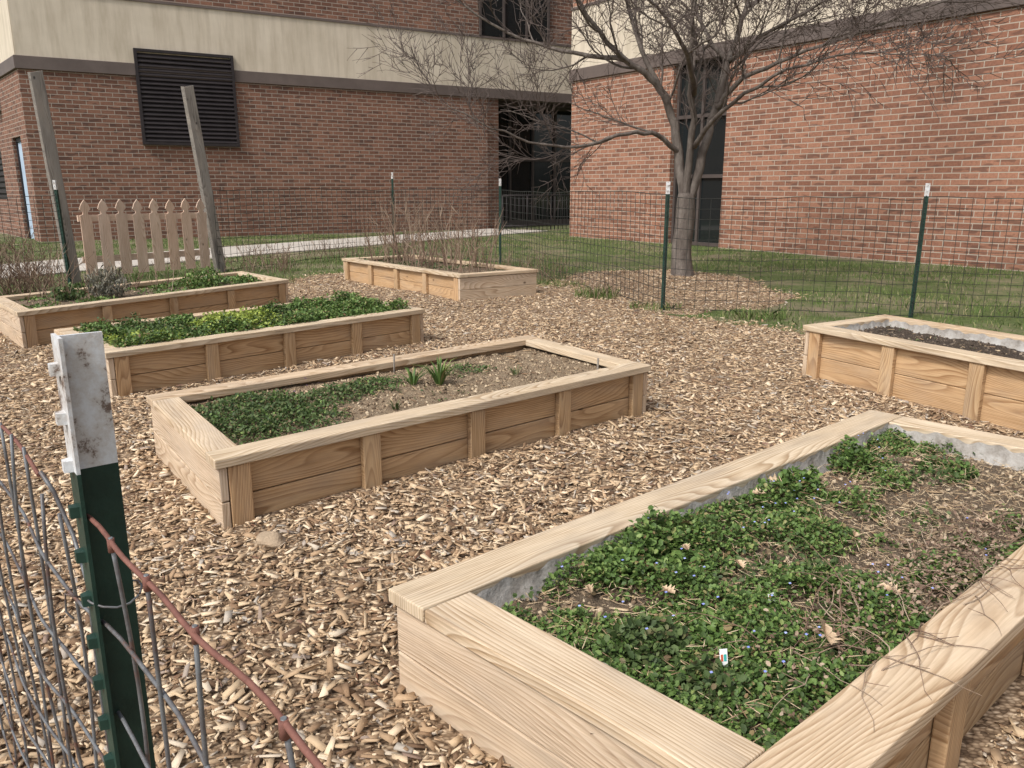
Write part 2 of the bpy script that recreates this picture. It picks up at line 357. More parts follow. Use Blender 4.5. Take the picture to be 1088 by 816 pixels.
def inmulch(x,y):
    wx=x+(fnoise(x,y,1.7,21)-.5)*.7; wy=y+(fnoise(x,y,1.7,31)-.5)*.7
    return inpoly(wx,wy)|((((wx-2.1)/1.45)**2+((wy-10.9)/2.2)**2)<1)
xs=np.arange(-10,8,.06); ys=np.arange(-1.5,14,.06); X,Y=np.meshgrid(xs,ys)
def ringz(x,y): return .06*np.exp(-(((x-2.4)/.9)**2+((y-11.6)/1.0)**2))
Z=gz(X,Y)+ringz(X,Y)+.002
msk=inmulch(X,Y); Z=np.where(msk,Z,-.02)
I=np.arange(X.size).reshape(X.shape); F=np.stack([I[:-1,:-1],I[:-1,1:],I[1:,1:],I[1:,:-1]],-1)
mf=(msk[:-1,:-1]|msk[:-1,1:]|msk[1:,1:]|msk[1:,:-1]); F=F[mf]
np_mesh('mulch_ground',np.stack([X,Y,Z],-1).reshape(-1,3),F,[M['mulch']],None,True)
mb=MB(); mb.v=[(-300,-300,-.01),(300,-300,-.01),(300,300,-.01),(-300,300,-.01)]; mb.face([0,1,2,3]); mb.obj('ground',[M['lawn']],recalc=False)
def chipgeo(P,L,W,H,ps=.24,rs=.32):
    n=len(P); yaw=rng.uniform(0,6.283,n); p=rng.normal(0,ps,n); r=rng.normal(0,rs,n)
    a=np.stack([np.cos(yaw)*np.cos(p),np.sin(yaw)*np.cos(p),np.sin(p)],-1); b=np.stack([-np.sin(yaw),np.cos(yaw),np.zeros(n)],-1)
    c=np.cross(a,b); b2=b*np.cos(r)[:,None]+c*np.sin(r)[:,None]; c2=np.cross(a,b2)
    out=[]; tp=rng.uniform(.2,1,n); t2=rng.uniform(.4,1,n); sk=rng.uniform(-.35,.35,n)
    for kz in (-.5,.5):
        for sx,sy in ((-.5,-.5),(.5,-.5),(.5,.5),(-.5,.5)):
            wf=tp if sx>0 else t2
            out.append(P+a*((sx+sk*sy*.8)*L)[:,None]+b2*(sy*W*wf)[:,None]+c2*(kz*H)[:,None])
    V=np.stack(out,1).reshape(-1,3); base=(np.arange(n)*8)[:,None,None]
    q=np.array([[4,5,6,7],[0,1,5,4],[1,2,6,5],[2,3,7,6],[3,0,4,7]])[None]
    return V,(base+q).reshape(-1,4)
def chips(x0,x1,y0,y1,dens,s0,s1,pw=2.2):
    n=int((x1-x0)*(y1-y0)*dens); x=rng.uniform(x0,x1,n); y=rng.uniform(y0,y1,n)
    wx=x+rng.normal(0,.12,n); wy=y+rng.normal(0,.12,n)
    k=inmulch(wx,wy)&~inbeds(x,y,-.0)&(np.abs(x)<.74*y+.9)
    x=x[k];y=y[k];n=len(x)
    L=s0+(s1-s0)*rng.random(n)**pw; W=np.minimum(L*rng.uniform(.18,.65,n),.024); H=rng.uniform(.001,.005,n)
    z=gz(x,y)+ringz(x,y)+rng.random(n)**1.5*.018+.004
    return chipgeo(np.stack([x,y,z],-1),L,W,H)
def merge(name,parts,mat,parent=None):
    Vs=[];Fs=[];o=0
    for v_,f_ in parts: Vs.append(v_);Fs.append(f_+o);o+=len(v_)
    return np_mesh(name,np.concatenate(Vs),np.concatenate(Fs),[mat],parent)
merge('wood_chip_mulch',[chips(-2.6,3.2,.5,3.2,4300,.008,.060,2.8),chips(-3.5,3.6,3.2,5,2700,.010,.062,2.6),chips(-6,5.8,5,8.2,1400,.014,.058),chips(-7.5,5.2,8.2,14.2,620,.02,.06)],M['chip'])
def bedbits(bed,n,s0,s1,mat,name,thin=False):
    S=rng.uniform(.1,bed.L-.1,n);Tt=rng.uniform(.13,bed.W-.13,n); x,y=bed.xy(S,Tt); L=s0+(s1-s0)*rng.random(n)**3
    z=bed.soilz(x,y)+L*.15
    W=L*rng.uniform(.1,.25,n) if thin else L*rng.uniform(.6,1,n); H=W*.4 if thin else L*rng.uniform(.5,.8,n)
    v_,f_=chipgeo(np.stack([x,y,z],-1),L,W,H,.2 if thin else .6,.5); np_mesh(name,v_,f_,[mat],bed.root)
for bd,n,cm in ((bed5,6000,'clod'),(bed3,5000,'clod'),(bed6,2500,'clodd'),(bed1,1200,'clod'),(bed4,900,'clod')):
    bedbits(bd,n,.004,.018,M[cm],'soil_crumbs'); bedbits(bd,n//(14 if cm=='clodd' else 5),.012,.05,M['straw'],'straw_litter',True)
# grass blades
def blades(x,y,z,h0,h1,w,lean=.5):
    n=len(x); h=rng.uniform(h0,h1,n); yaw=rng.uniform(0,6.283,n); ln=rng.normal(0,lean,n)*h; ly=rng.uniform(0,6.283,n)
    P=np.stack([x,y,z],-1); s=np.stack([np.cos(yaw),np.sin(yaw),0*yaw],-1)*(w*rng.uniform(.6,1.3,n))[:,None]
    lv=np.stack([np.cos(ly)*ln,np.sin(ly)*ln,0*ln],-1); up=np.stack([0*h,0*h,h],-1)
    V=np.stack([P-s,P+s,P+s*.6+lv*.4+up*.6,P+lv+up*.98,P-s*.6+lv*.4+up*.6],1).reshape(-1,3)
    F=(np.arange(n)*5)[:,None]+np.arange(5)[None]; return V,F
PATH=[(-13.5,7.5),(-8.6,12.6),(-6.3,16.8),(-3.0,21.8),(.2,26.4)]
def inpath(x,y,hw=1.15):
    r=np.zeros(len(x),bool)
    for (ax,ay),(bx,by) in zip(PATH[:-1],PATH[1:]):
        dx,dy=bx-ax,by-ay; t=np.clip(((x-ax)*dx+(y-ay)*dy)/(dx*dx+dy*dy),0,1); r|=((x-ax-t*dx)**2+(y-ay-t*dy)**2)<hw*hw
    return r
n=140000; x=rng.uniform(-13,11,n); y=6+20*rng.random(n)**1.15
k=~inmulch(x+rng.normal(0,.18,n),y+rng.normal(0,.18,n))&~inpath(x,y)&(np.abs(x)<.72*y+1.5)
g=fnoise(x,y,.8,44); k&=(rng.random(n)<np.clip(2.5-g*3.6,.12,1)); x=x[k];y=y[k]
V,F=blades(x,y,x*0-.01,.02,.07,.0055); np_mesh('lawn_grass',V,F,[M['grass']])
def weeds(name,cx,cy,rx,ry,n,h0,h1,mat='grass'):
    r=np.sqrt(rng.random(n)); a=rng.uniform(0,6.283,n); x=cx+rx*r*np.cos(a); y=cy+ry*r*np.sin(a)
    V,F=blades(x,y,x*0,h0,h1,.0045,.6); return np_mesh(name,V,F,[M[mat]])
weeds('weed_clump',1.05,9.9,.28,.3,420,.05,.17); weeds('weed_clump',2.55,8.3,.35,.15,260,.04,.12); weeds('weed_clump',.6,11.0,.4,.3,300,.04,.12)
weeds('weed_clump',-3.6,11.5,.5,.4,400,.04,.14); weeds('weed_clump',1.6,8.9,.3,.2,200,.04,.12)
# sidewalk slabs
mb=MB(); hw=1.15
def along(path,step):
    out=[Vector(path[0])]; 
    for a,b in zip(path[:-1],path[1:]):
        a=Vector(a);b=Vector(b);L=(b-a).length;k=max(1,round(L/step))
        for i in range(1,k+1): out.append(a.lerp(b,i/k))
    return out
pp=along(PATH,1.6); nrm=[]
for i in range(len(pp)):
    d=(pp[min(i+1,len(pp)-1)]-pp[max(i-1,0)]).normalized(); nrm.append(Vector((-d.y,d.x)))
for i in range(len(pp)-1):
    d=(pp[i+1]-pp[i]).normalized()*.007
    q=[pp[i]+nrm[i]*-hw+d,pp[i+1]+nrm[i+1]*-hw-d,pp[i+1]+nrm[i+1]*hw-d,pp[i]+nrm[i]*hw+d]
    mb.hexa([(p.x,p.y,-.1) for p in q],[(p.x,p.y,.02) for p in q],1.6,2.3,.12)
mb.obj('sidewalk',[M['concrete']],bevel=.008)
# ------------------------------------------------------------------ buildings
ZL,ZL2,ZC,ZT=4.12,4.42,5.9,9.2
def along2(p,d,t): return (p[0]+d[0]*t,p[1]+d[1]*t)
dF=Vector((.862,.508)).normalized(); cF=(-11.9,20.5); LF=13.3
root=empty('brick_school_building',(-6,24,0))
mb=MB()
E=along2(cF,dF,LF)
mb.wall(cF,E,.4,-.3,ZL,0)
dS=Vector((-.647,.763)).normalized()
S0=cF; doors=(.8,2.0); win=(3.9,6.2); dend=18
def sw(a,b,z0,z1,m=0): mb.wall(along2(S0,dS,a),along2(S0,dS,b),.4,z0,z1,m,u0=-a,side=-1)
sw(.002,doors[0],-.3,ZL); sw(doors[0],doors[1],2.6,ZL); sw(doors[1],win[0],-.3,ZL); sw(win[0],win[1],-.3,1.0); sw(win[0],win[1],3.0,ZL); sw(win[1],dend,-.3,ZL)
Emax=along2(cF,dF,22)
mb.wall(cF,Emax,.4,ZC,ZT,0); sw(.002,dend,ZC,ZT)
nF=Vector((-dF.y,dF.x)); 
Eb=(E[0]+nF.x*2.6,E[1]+nF.y*2.6)
mb.wall(E,Eb,.4,-.3,ZL-.02,0,side=1)
mb.obj('brick_walls',[M['brickL']],root)
mb=MB(); o=nF*-.06
def off(p,v): return (p[0]+v.x,p[1]+v.y)
Lx=along2(cF,dF,-.06)
mb.wall(off(Lx,o),off(along2(cF,dF,22),o),.6,ZL,ZL2,0)
os_=Vector((-dS.y,dS.x))*.06
mb.wall(off(cF,os_),off(along2(S0,dS,dend),os_),.6,ZL+.002,ZL2-.002,0,side=-1)
mb.obj('flashing_ledge',[M['ledge']],root,bevel=.01)
mb=MB(); mb.wall(off(cF,nF*-.02),off(Emax,nF*-.02),.42,ZL2,ZC,0); mb.wall(off(cF,os_*.33),off(along2(S0,dS,dend),os_*.33),.42,ZL2,ZC-.003,0,side=-1)
mb.obj('cream_band',[M['cream']],root)
mb=MB(); mb.wall(off(Lx,nF*-.05),off(Emax,nF*-.05),.5,ZC,ZC+.06,0); mb.obj('upper_flashing',[M['ledge']],root)
# louver
mb=MB(); a,b_=2.6,5.05; z0,z1=2.43,4.78; 
def fp(t,o=0): return off(along2(cF,dF,t),nF*-o)
ot=.11
mb.wall(fp(a,ot),fp(a+.07,ot),.13,z0,z1,0); mb.wall(fp(b_-.07,ot),fp(b_,ot),.13,z0,z1,0); mb.wall(fp(a+.07,ot),fp(b_-.07,ot),.13,z1-.07,z1,0); mb.wall(fp(a+.07,ot),fp(b_-.07,ot),.13,z0,z0+.07,0)
mb.wall(fp(a+.07,.03),fp(b_-.07,.03),.02,z0+.07,ZL,0)
nl=20
for i in range(nl):
    z=z0+.08+i*(z1-z0-.18)/nl; p,q=fp(a+.07,.10),fp(b_-.07,.10); p2,q2=fp(a+.07,.034),fp(b_-.07,.034)
    mb.hexa([(*p,z),(*q,z),(*q2,z+.09),(*p2,z+.09)],[(*p,z+.022),(*q,z+.022),(*q2,z+.112),(*p2,z+.112)],2.3,.1,.02)
mb.obj('louver_vent',[M['black']],root)
mb=MB()
def sp_(t,o=0): return off(along2(S0,dS,t),os_*(-o/.06))
mb.wall(sp_(doors[0],.12),sp_(doors[1],.12),.06,-.1,2.6,0,side=-1); mb.obj('blue_door',[M['bluedoor']],root)
mb=MB(); mb.wall(sp_(doors[0]-.002,.08),sp_(doors[0]+.07,.08),.1,-.1,2.598,0,side=-1); mb.wall(sp_(doors[1]-.07,.08),sp_(doors[1],.08),.1,-.1,2.598,0,side=-1); mb.wall(sp_(doors[0]+.07,.08),sp_(doors[1]-.07,.08),.1,2.5,2.598,0,side=-1)
for i in range(12):
    z=1.02+i*.165; mb.wall(sp_(win[0],.06),sp_(win[1],.06),.05,z,z+.11,0,side=-1)
mb.wall(sp_(win[0],.15),sp_(win[1],.15),.04,1.0,3.0,0,side=-1); mb.obj('window_louver',[M['black']],root)
mb=MB(); mb.wall(sp_(2.9,-.25),sp_(3.2,-.25),.25,3.35,3.6,0,side=-1); mb.obj('wall_lamp',[M['lamp']],root,bevel=.02)
# recess glazing
mb=MB(); R0=off(along2(cF,dF,LF),nF*1.6); R1=off(along2(cF,dF,LF+6),nF*1.6)
mb.wall(R0,R1,.05,0,ZL,0); mb.obj('entrance_glass',[M['glass']],root)
mb=MB()
for i in range(7):
    t=LF+.35+i*.95; mb.wall(off(along2(cF,dF,t),nF*1.5),off(along2(cF,dF,t+.07),nF*1.5),.09,0,ZL,0)
mb.wall(off(along2(cF,dF,LF),nF*1.505),off(along2(cF,dF,LF+6),nF*1.505),.08,2.25,2.36,0); mb.wall(off(along2(cF,dF,LF),nF*1.505),off(along2(cF,dF,LF+6),nF*1.505),.08,.02,.2,0)
mb.wall(off(along2(cF,dF,LF-.1),nF*.36),off(along2(cF,dF,22),nF*.36),1.6,ZL-.1,ZL-.003,0)
mb.obj('entrance_frame',[M['dark']],root)
mb=MB(); mb.wall(fp(12.6,.03),fp(15.2,.03),.02,ZC+.08,ZT-.2,0); mb.obj('upper_window_glass',[M['glass']],root)
mb=MB()
for t in (12.6,13.45,14.3,15.13): mb.wall(fp(t,.08),fp(t+.07,.08),.05,ZC+.065,ZT-.2,0)
mb.obj('upper_window_frame',[M['dark']],root)
mb=MB(); mb.v=[( *along2(cF,dF,0),ZT),(*Emax,ZT),(Emax[0]-8,Emax[1]+13.6,ZT),(cF[0]-8,cF[1]+13.6,ZT)]; mb.face([0,1,2,3]); mb.obj('roof',[M['ledge']],root)
# right building
root=empty('brick_wing_building',(8,18,0)); dR=Vector((.568,-.823)).normalized(); cR=(1.626,23.0); nR=Vector((-dR.y,dR.x))
LR=26; w0,w1=3.8,5.45
def rp(t,o=0): return off(along2(cR,dR,t),nR*-o)
mb=MB()
mb.wall(rp(0),rp(w0),.4,-.3,ZL,0,0); mb.wall(rp(w1),rp(LR),.4,-.3,ZL,0,w1); mb.wall(rp(0),rp(LR),.4,ZC,ZT,0)
e=rp(0,-.4); e2=(e[0]+nR.x*6,e[1]+nR.y*6); mb.wall(e,e2,.4,-.3,ZL,0,side=-1); mb.wall(e,e2,.4,ZC,ZT,0,side=-1)
mb.obj('brick_walls',[M['brickR']],root)
mb=MB(); mb.wall(rp(-.06,.06),rp(LR,.06),.6,ZL,ZL2,0); mb.wall(rp(-.05,.05),rp(LR,.05),.5,ZC,ZC+.06,0); mb.wall(rp(-.06,-.54),off(rp(-.06,-.54),nR*6),.3,ZL+.002,ZL2,0,side=-1)
mb.obj('flashing_ledge',[M['ledge']],root,bevel=.01)
mb=MB(); mb.wall(rp(-.02,.02),rp(LR,.02),.42,ZL2,ZC,0); mb.wall(rp(-.02,-.4),off(rp(-.02,-.4),nR*6),.3,ZL2,ZC,0,side=-1); mb.obj('cream_band',[M['cream']],root)
mb=MB(); mb.wall(rp(w0,-.2),rp(w1,-.2),.05,-.1,ZL,0); mb.obj('tall_window_glass',[M['glass']],root)
mb=MB()
for t in (w0+.001,w0+.78,w1-.075): mb.wall(rp(t,-.14),rp(t+.07,-.14),.07,-.1,ZL-.002,0)
for z in (.0,1.55,2.9): mb.wall(rp(w0+.07,-.145),rp(w1-.07,-.145),.06,z,z+.08,0)
mb.obj('tall_window_frame',[M['dark']],root)
mb=MB(); mb.v=[(*rp(0),ZT),(*rp(LR),ZT),(*rp(LR,-12),ZT),(*rp(0,-12),ZT)]; mb.face([0,1,2,3]); mb.obj('roof',[M['ledge']],root)
# railing
mb=MB(); a=Vector((-.3,25.9,0)); b_=a+Vector((dF.x,dF.y,0))*2.9
for z in (.15,1.1): mb.tube([a+Vector((0,0,z)),b_+Vector((0,0,z))],.022,6)
for i in range(20):
    p=a.lerp(b_,i/19); mb.tube([p,p+Vector((0,0,1.1))],.022 if i%6==0 else .011,5)
mb.obj('metal_railing',[M['black']])
# ------------------------------------------------------------------ wooden posts, picket gate
def woodpost(base,top,w):
    mb=MB(); b0=Vector(base);t0=Vector(top); ang=.7; ex=Vector((math.cos(ang),math.sin(ang),0))*w/2; ey=Vector((-math.sin(ang),math.cos(ang),0))*w/2
    mid=[b0-Vector((0,0,.1)),t0]
    q=[[p-ex-ey,p+ex-ey,p+ex+ey,p-ex+ey] for p in mid]
    q[1][0].z-=.02; q[1][1].z+=.02
    mb.hexa(q[0],q[1],w,w,(t0-b0).length); 
    mb.uv=[[(v_,u_) for u_,v_ in f] for f in mb.uv]
    return mb.obj('wooden_post',[M['greywood']],bevel=.006)
woodpost((-6.31,11.57,0),(-6.50,11.6,2.86),.16); woodpost((-4.77,13.19,0),(-5.06,13.2,2.86),.15)
mb=MB(); a=Vector((-6.12,11.5,0)); b_=Vector((-4.86,12.98,0)); d=(b_-a); L=d.length; d/=L; nn=Vector((d.y,-d.x,0))
w=.078; H=1.16
for i in range(8):
    p=a+d*(.10+i*(L-.2)/7)+Vector((0,0,.09)); hh=H-.09+random.uniform(-.015,.015)
    prof=[(-w,0),(w,0),(w,hh-.22),(w*.45,hh-.20),(w*.45,hh-.17),(w*.95,hh-.13),(w*.6,hh-.06),(0,hh),(-w*.6,hh-.06),(-w*.95,hh-.13),(-w*.45,hh-.17),(-w*.45,hh-.20),(-w,hh-.22)]
    mb.prism(prof,p+nn*.02,d,Vector((0,0,1)),nn,.02)
for z in (.28,.86): mb.box(a.xy,b_.xy,.036,z,z+.09)
mb.obj('picket_gate',[M['picket']])
# ------------------------------------------------------------------ t-posts
def tpost(x,y,z1,face,white=.12,base=-.05,lean=(0,0),sw=.036,name='metal_fence_post'):
    n=Vector((face[0],face[1],0)).normalized(); s=Vector((-n.y,n.x,0)); mb=MB()
    prof=[(-sw/2,0),(-.0025,0),(-.0025,-sw),(.0025,-sw),(.0025,0),(sw/2,0),(sw/2,.004),(-sw/2,.004)]
    ez=Vector((lean[0],lean[1],1)).normalized()
    def seg(z0,z1_,m):
        o=Vector((x,y,z0))+Vector((lean[0],lean[1],0))*z0+n*sw/2
        mb.prism(prof,o,s,n,ez,(z1_-z0),m)
    seg(base,z1-white,0); seg(z1-white,z1,1)
    z=.1
    while z<z1-.015:
        o=Vector((x,y,z))+Vector((lean[0],lean[1],0))*z+n*(sw/2+.004)
        m=1 if z>z1-white else 0
        mb.prism([(-.008,0),(.008,0),(.005,.009),(-.005,.009)],o,s,n,ez,.013,m); z+=.054
    return mb.obj(name,[M['green'],M['white']])
tpost(-.465,.85,1.168,(-.78,-.63),.15,sw=.042)
TP=[(-6.28,11.40,1.43),(-2.48,17.17,1.64),(-.204,14.54,1.49),(1.673,8.82,1.39),(4.227,8.42,1.37),(7.4,7.7,1.4)]
for i,(x,y,z) in enumerate(TP):
    tpost(x,y,z,(-.3,-1),.13,sw=.045,lean=(-.02 if i==0 else (.012 if i==4 else 0),0))
mb=MB()
def mesh_run(p0,p1,H,dx=.1,dz=.1,r=.0026):
    p0=Vector((*p0,0));p1=Vector((*p1,0)); L=(p1-p0).length; n=int(L/dx); nr=Vector((-(p1-p0).y,(p1-p0).x,0)).normalized()
    ph=random.uniform(0,6)
    def P(t,z): 
        return p0.lerp(p1,t)+Vector((0,0,z+.012*math.sin(t*9+ph)+.008*math.sin(t*23+ph)))+nr*(.02*math.sin(t*11+ph)*z)
    for i in range(n+1): mb.tube([P(i/n,.02),P(i/n,H*.5),P(i/n,H)],r,3,cap=False)
    k=int(H/dz)
    for j in range(k+1):
        z=.03+j*(H-.03)/k; rr=r*1.4 if j in(0,k) else r
        mb.tube([P(i/16,z) for i in range(17)],rr,3,cap=False)
mesh_run((-4.77,13.1),(-2.5,17.1),1.3,.13,.13,r=.0042); mesh_run((-2.5,17.1),(-.2,14.5),1.3,.13,.13,r=.0044); mesh_run((-.2,14.5),(1.67,8.78),1.27,.12,.11,r=.0036); mesh_run((1.67,8.78),(4.22,8.38),1.22,.11,.11,r=.0031); mesh_run((4.22,8.38),(7.4,7.66),1.22,.11,.11,r=.0031); mesh_run((-6.3,11.4),(-10,8.6),1.2,r=.0035)
mb.obj('wire_fence',[M['fwire']],recalc=False)
# near wire fence (galvanised, bent)
mb=MB(); p0=Vector((-.49,.85,0)); d=Vector((.667,-.745,0)).normalized(); nr=Vector((-d.y,d.x,0))
def NP(t,z,b=0): return p0+d*t+Vector((0,0,z))+nr*b
ZTOP=.962
lt=[-1.1,-.95,-.80,-.66,-.54,-.45,-.37,-.29,-.21,-.12,.0,.11,.22,.34,.50,.66]
zs=[ZTOP,.83,.70,.57,.44,.31,.18,.06]
mb.tube([NP(t,ZTOP+.003*math.sin(t*17),.002*math.sin(t*31)) for t in np.linspace(0,.72,24)],.0027,7,1)
mb.tube([NP(t,ZTOP-.004+.006*math.sin(t*9),.004*math.sin(t*13)) for t in np.linspace(-1.2,-.20,24)],.0029,7,1)
mb.tube([NP(-.20,ZTOP-.005),NP(-.19,.93,.01),NP(-.17,.87,.022),NP(-.13,.84,.02),NP(-.06,.835,.01),NP(.02,.832,0)],.0028,7,0)
for j,z in enumerate(zs[1:]):
    ph=j*1.3; mb.tube([NP(t,z+.006*math.sin(t*8+ph)+.003*math.sin(t*29+ph),.006*math.sin(t*10+ph)) for t in np.linspace(-1.2,.70,44)],.0024,6,0)
for i,t in enumerate(lt):
    bx=random.uniform(-.012,.012); by=random.uniform(-.012,.012); top=ZTOP+.006 if t>=0 or t<-.22 else ZTOP-.04
    if i in (7,9): bx*=3; by*=2.4
    mb.tube([NP(t,top,0)]+[NP(t+bx*math.sin(q*5.5),top*(1-q),by*math.sin(q*6.5)) for q in np.linspace(.06,1,16)],.0024,6,0)
for t in (.11,.22,.34,.5): mb.tube([NP(t,ZTOP-.010),NP(t,ZTOP+.005)],.0038,7,1)
for z in (.86,.55,.30):
    c=Vector((-.465,.85,z)); 
    mb.tube([c+Vector((math.cos(a)*.030,math.sin(a)*.030,.004*math.sin(a*2))) for a in np.linspace(0,6.2,14)],.0014,5,0,cap=False)
    mb.tube([c+Vector((-.03,-.01,0)),c+Vector((-.045,-.02,.01)),c+Vector((-.05,-.015,-.015)),c+Vector((-.038,-.022,-.02))],.0014,5,0)
mb.obj('foreground_wire_fence',[M['wire'],M['rust']])
# ------------------------------------------------------------------ tree
mb=MB(); tw=MB()
def U(u,v,dy=0.0):
    k=.01375*(1+dy/11.8); return Vector((2.47+(u-722)*k,11.8+dy,1.32+(200-v)*k*1.03))
def sm(pts,n=4):
    out=[]
    P=[pts[0]]+list(pts)+[pts[-1]]
    for i in range(1,len(P)-2):
        for j in range(n):
            t=j/n; a,b,c,d=P[i-1],P[i],P[i+1],P[i+2]
            out.append(.5*((2*b)+(c-a)*t+(2*a-5*b+4*c-d)*t*t+(3*b-a-3*c+d)*t*t*t))
    out.append(pts[-1]); return out
def limb(pts,r0,r1,k=8):
    q=sm(pts,4); n=len(q)
    q=[q[0]]+[p+Vector((random.gauss(0,.012),random.gauss(0,.012),random.gauss(0,.012))) for p in q[1:]]
    rad=[r0+(r1-r0)*(i/(n-1))**.7 for i in range(n)]; mb.tube(q,rad,k); return q,rad
trunk=[Vector((2.50,11.8,-.1)),Vector((2.50,11.8,.08)),Vector((2.47,11.8,.45)),Vector((2.50,11.8,.85)),Vector((2.50,11.8,1.25))]
q=sm(trunk,4); rr=[.25,.235,.215,.19,.175,.16,.15,.145,.142,.14,.138,.138,.138,.138,.135,.125,.11]; mb.tube(q,rr[:len(q)],12)
base=Vector((2.50,11.8,.95))
L=[]
L.append(limb([base,U(716,165,.1),U(704,120,.2),U(684,95,.1),U(655,78,0),U(620,45,-.2),U(590,10,-.4),U(560,-30,-.6)],.085,.014))
L.append(limb([base,U(725,160,-.1),U(720,110,-.3),U(714,60,-.5),U(706,0,-.8),U(712,-60,-1)],.065,.015))
L.append(limb([base,U(740,165,0),U(752,125,.2),U(765,80,.3),U(782,30,.5),U(800,-30,.7),U(815,-90,.8)],.082,.015))
L.append(limb([U(752,125,.2),U(775,95,-.1),U(815,75,-.5),U(870,55,-.9),U(930,30,-1.2),U(1000,15,-1.4)],.045,.008))
L.append(limb([U(716,165,.1),U(690,150,-.1),U(655,146,-.4),U(610,158,-.6),U(560,158,-.8),U(505,140,-1.0),U(455,120,-1.1)],.043,.007))
L.append(limb([U(704,120,.2),U(680,70,.5),U(665,20,.9),U(640,-40,1.2)],.05,.012))
L.append(limb([U(655,78,0),U(610,72,.3),U(560,60,.6),U(505,30,.7),U(465,-5,.8)],.04,.008))
L.append(limb([U(765,80,.3),U(740,40,.9),U(735,-20,1.4)],.045,.012))
L.append(limb([U(728,160,-.1),U(745,125,-.7),U(780,95,-1.4),U(835,75,-1.9),U(880,70,-2.2)],.042,.007))
L.append(limb([U(782,30,.5),U(830,10,.9),U(900,-15,1.2),U(980,-20,1.5)],.038,.008))
L.append(limb([U(722,110,-.3),U(690,60,-1.2),U(640,20,-1.9),U(580,-5,-2.3)],.043,.008))
L.append(limb([U(765,80,.3),U(800,50,-.3),U(850,20,-.9),U(900,-10,-1.3)],.036,.008))
R=random.Random(5)
cnt=[0]
def grow(p,d,length,r,lev):
    n=max(3,int(length/.11)); pts=[p.copy()]; rad=[r]; cur=p.copy(); dd=d.normalized()
    for i in range(n):
        dd=(dd+Vector((R.gauss(0,.14),R.gauss(0,.14),R.gauss(0,.12)+(.035 if lev<3 else .02)))).normalized()
        cur=cur+dd*(length/n); pts.append(cur.copy()); rad.append(max(r*(1-.68*(i+1)/n),.0022))
    (mb if r>.012 else tw).tube(pts,rad,5 if r>.012 else 3,cap=False); cnt[0]+=1
    if lev>=4: return
    nc={1:7,2:5,3:3}[lev]
    for c in range(nc):
        i=int(n*(.15+.83*(c+R.random())/nc)); i=min(max(i,1),n)
        a=(pts[i]-pts[i-1]).normalized(); s=a.orthogonal().normalized(); s.rotate(Matrix.Rotation(R.uniform(0,6.283),3,a))
        nd_=(a*.8+s*R.uniform(.4,.85)+Vector((0,0,.05))).normalized()
        grow(pts[i],nd_,length*R.uniform(.40,.70),max(rad[i]*.62,.0045),lev+1)
for q,rad in L:
    n=len(q); k=8
    for c in range(k):
        i=int(n*(.22+.78*(c+R.random())/k)); i=min(i,n-1)
        a=(q[i]-q[i-1]).normalized(); s=a.orthogonal().normalized(); s.rotate(Matrix.Rotation(R.uniform(0,6.283),3,a))
        grow(q[i],(a*.8+s*.7+Vector((0,0,.12))).normalized(),R.uniform(.85,1.6),max(min(rad[i]*.55,.019),.009),1)
tree=empty('bare_tree',(2.47,11.8,0)); mb.obj('trunk_and_limbs',[M['bark']],tree,recalc=False); tw.obj('twigs',[M['twig']],tree,recalc=False)
# ------------------------------------------------------------------ plants
LEAF=np.array([(0,0,0),(.32,.30,.07),(.74,.30,.05),(1,0,-.06),(.74,-.30,.05),(.32,-.30,.07)])
LEAFN=LEAF*np.array([1,.30,1])
def leaves(name,pos,size,mat,pitch=(.25,.5),shape=LEAF,parent=None):
    n=len(pos); yaw=rng.uniform(0,6.283,n); p=rng.normal(pitch[0],pitch[1],n); r=rng.normal(0,.45,n)
    a=np.stack([np.cos(yaw)*np.cos(p),np.sin(yaw)*np.cos(p),np.sin(p)],-1); b=np.stack([-np.sin(yaw),np.cos(yaw),np.zeros(n)],-1)
    c=np.cross(a,b); b2=b*np.cos(r)[:,None]+c*np.sin(r)[:,None]; c2=np.cross(a,b2)
    V=pos[:,None,:]+size[:,None,None]*(shape[None,:,0:1]*a[:,None,:]+shape[None,:,1:2]*b2[:,None,:]+shape[None,:,2:3]*c2[:,None,:])
    F=(np.arange(n)*6)[:,None,None]+np.array([[0,1,2,3],[0,3,4,5]])[None]
    return np_mesh(name,V.reshape(-1,3),F.reshape(-1,4),[mat],parent)
def cover(name,bed,n,dens,hf,s0,s1,mat,pad=.1,shape=LEAF,pitch=(.25,.5)):
    S=rng.uniform(pad,bed.L-pad*.8,n); Tt=rng.uniform(pad,bed.W-pad,n); d=dens(S,Tt); k=rng.random(n)<d; S=S[k];Tt=Tt[k];d=d[k]
    x,y=bed.xy(S,Tt); h=hf(S,Tt,x,y)*np.clip(d,.15,1); z=bed.soilz(x,y)+h*rng.random(len(x))**.7+.004
    return leaves(name,np.stack([x,y,z],-1),rng.uniform(s0,s1,len(x)),mat,pitch,shape)
def blob(S,Tt,cs,ct,rs,rt): return np.exp(-(((S-cs)/rs)**2+((Tt-ct)/rt)**2)**1.5)
def d5(S,T_):
    x,y=bed5.xy(S,T_); n=fnoise(x,y,4.2,77)*.62+fnoise(x,y,13,37)*.38
    thr=.425+.03*np.clip((S-1.3)/.5,0,1)+.17*np.exp(-(((S-2.0)/.42)**2+((T_-.62)/.27)**2))+.12*np.exp(-(((S-1.12)/.13)**2+((T_-.5)/.2)**2))+.09*np.exp(-(((S-.42)/.10)**2+((T_-.32)/.1)**2))-.03*np.exp(-(((S-.5)/.5)**2))
    return np.clip((n-thr)*10,0,1)
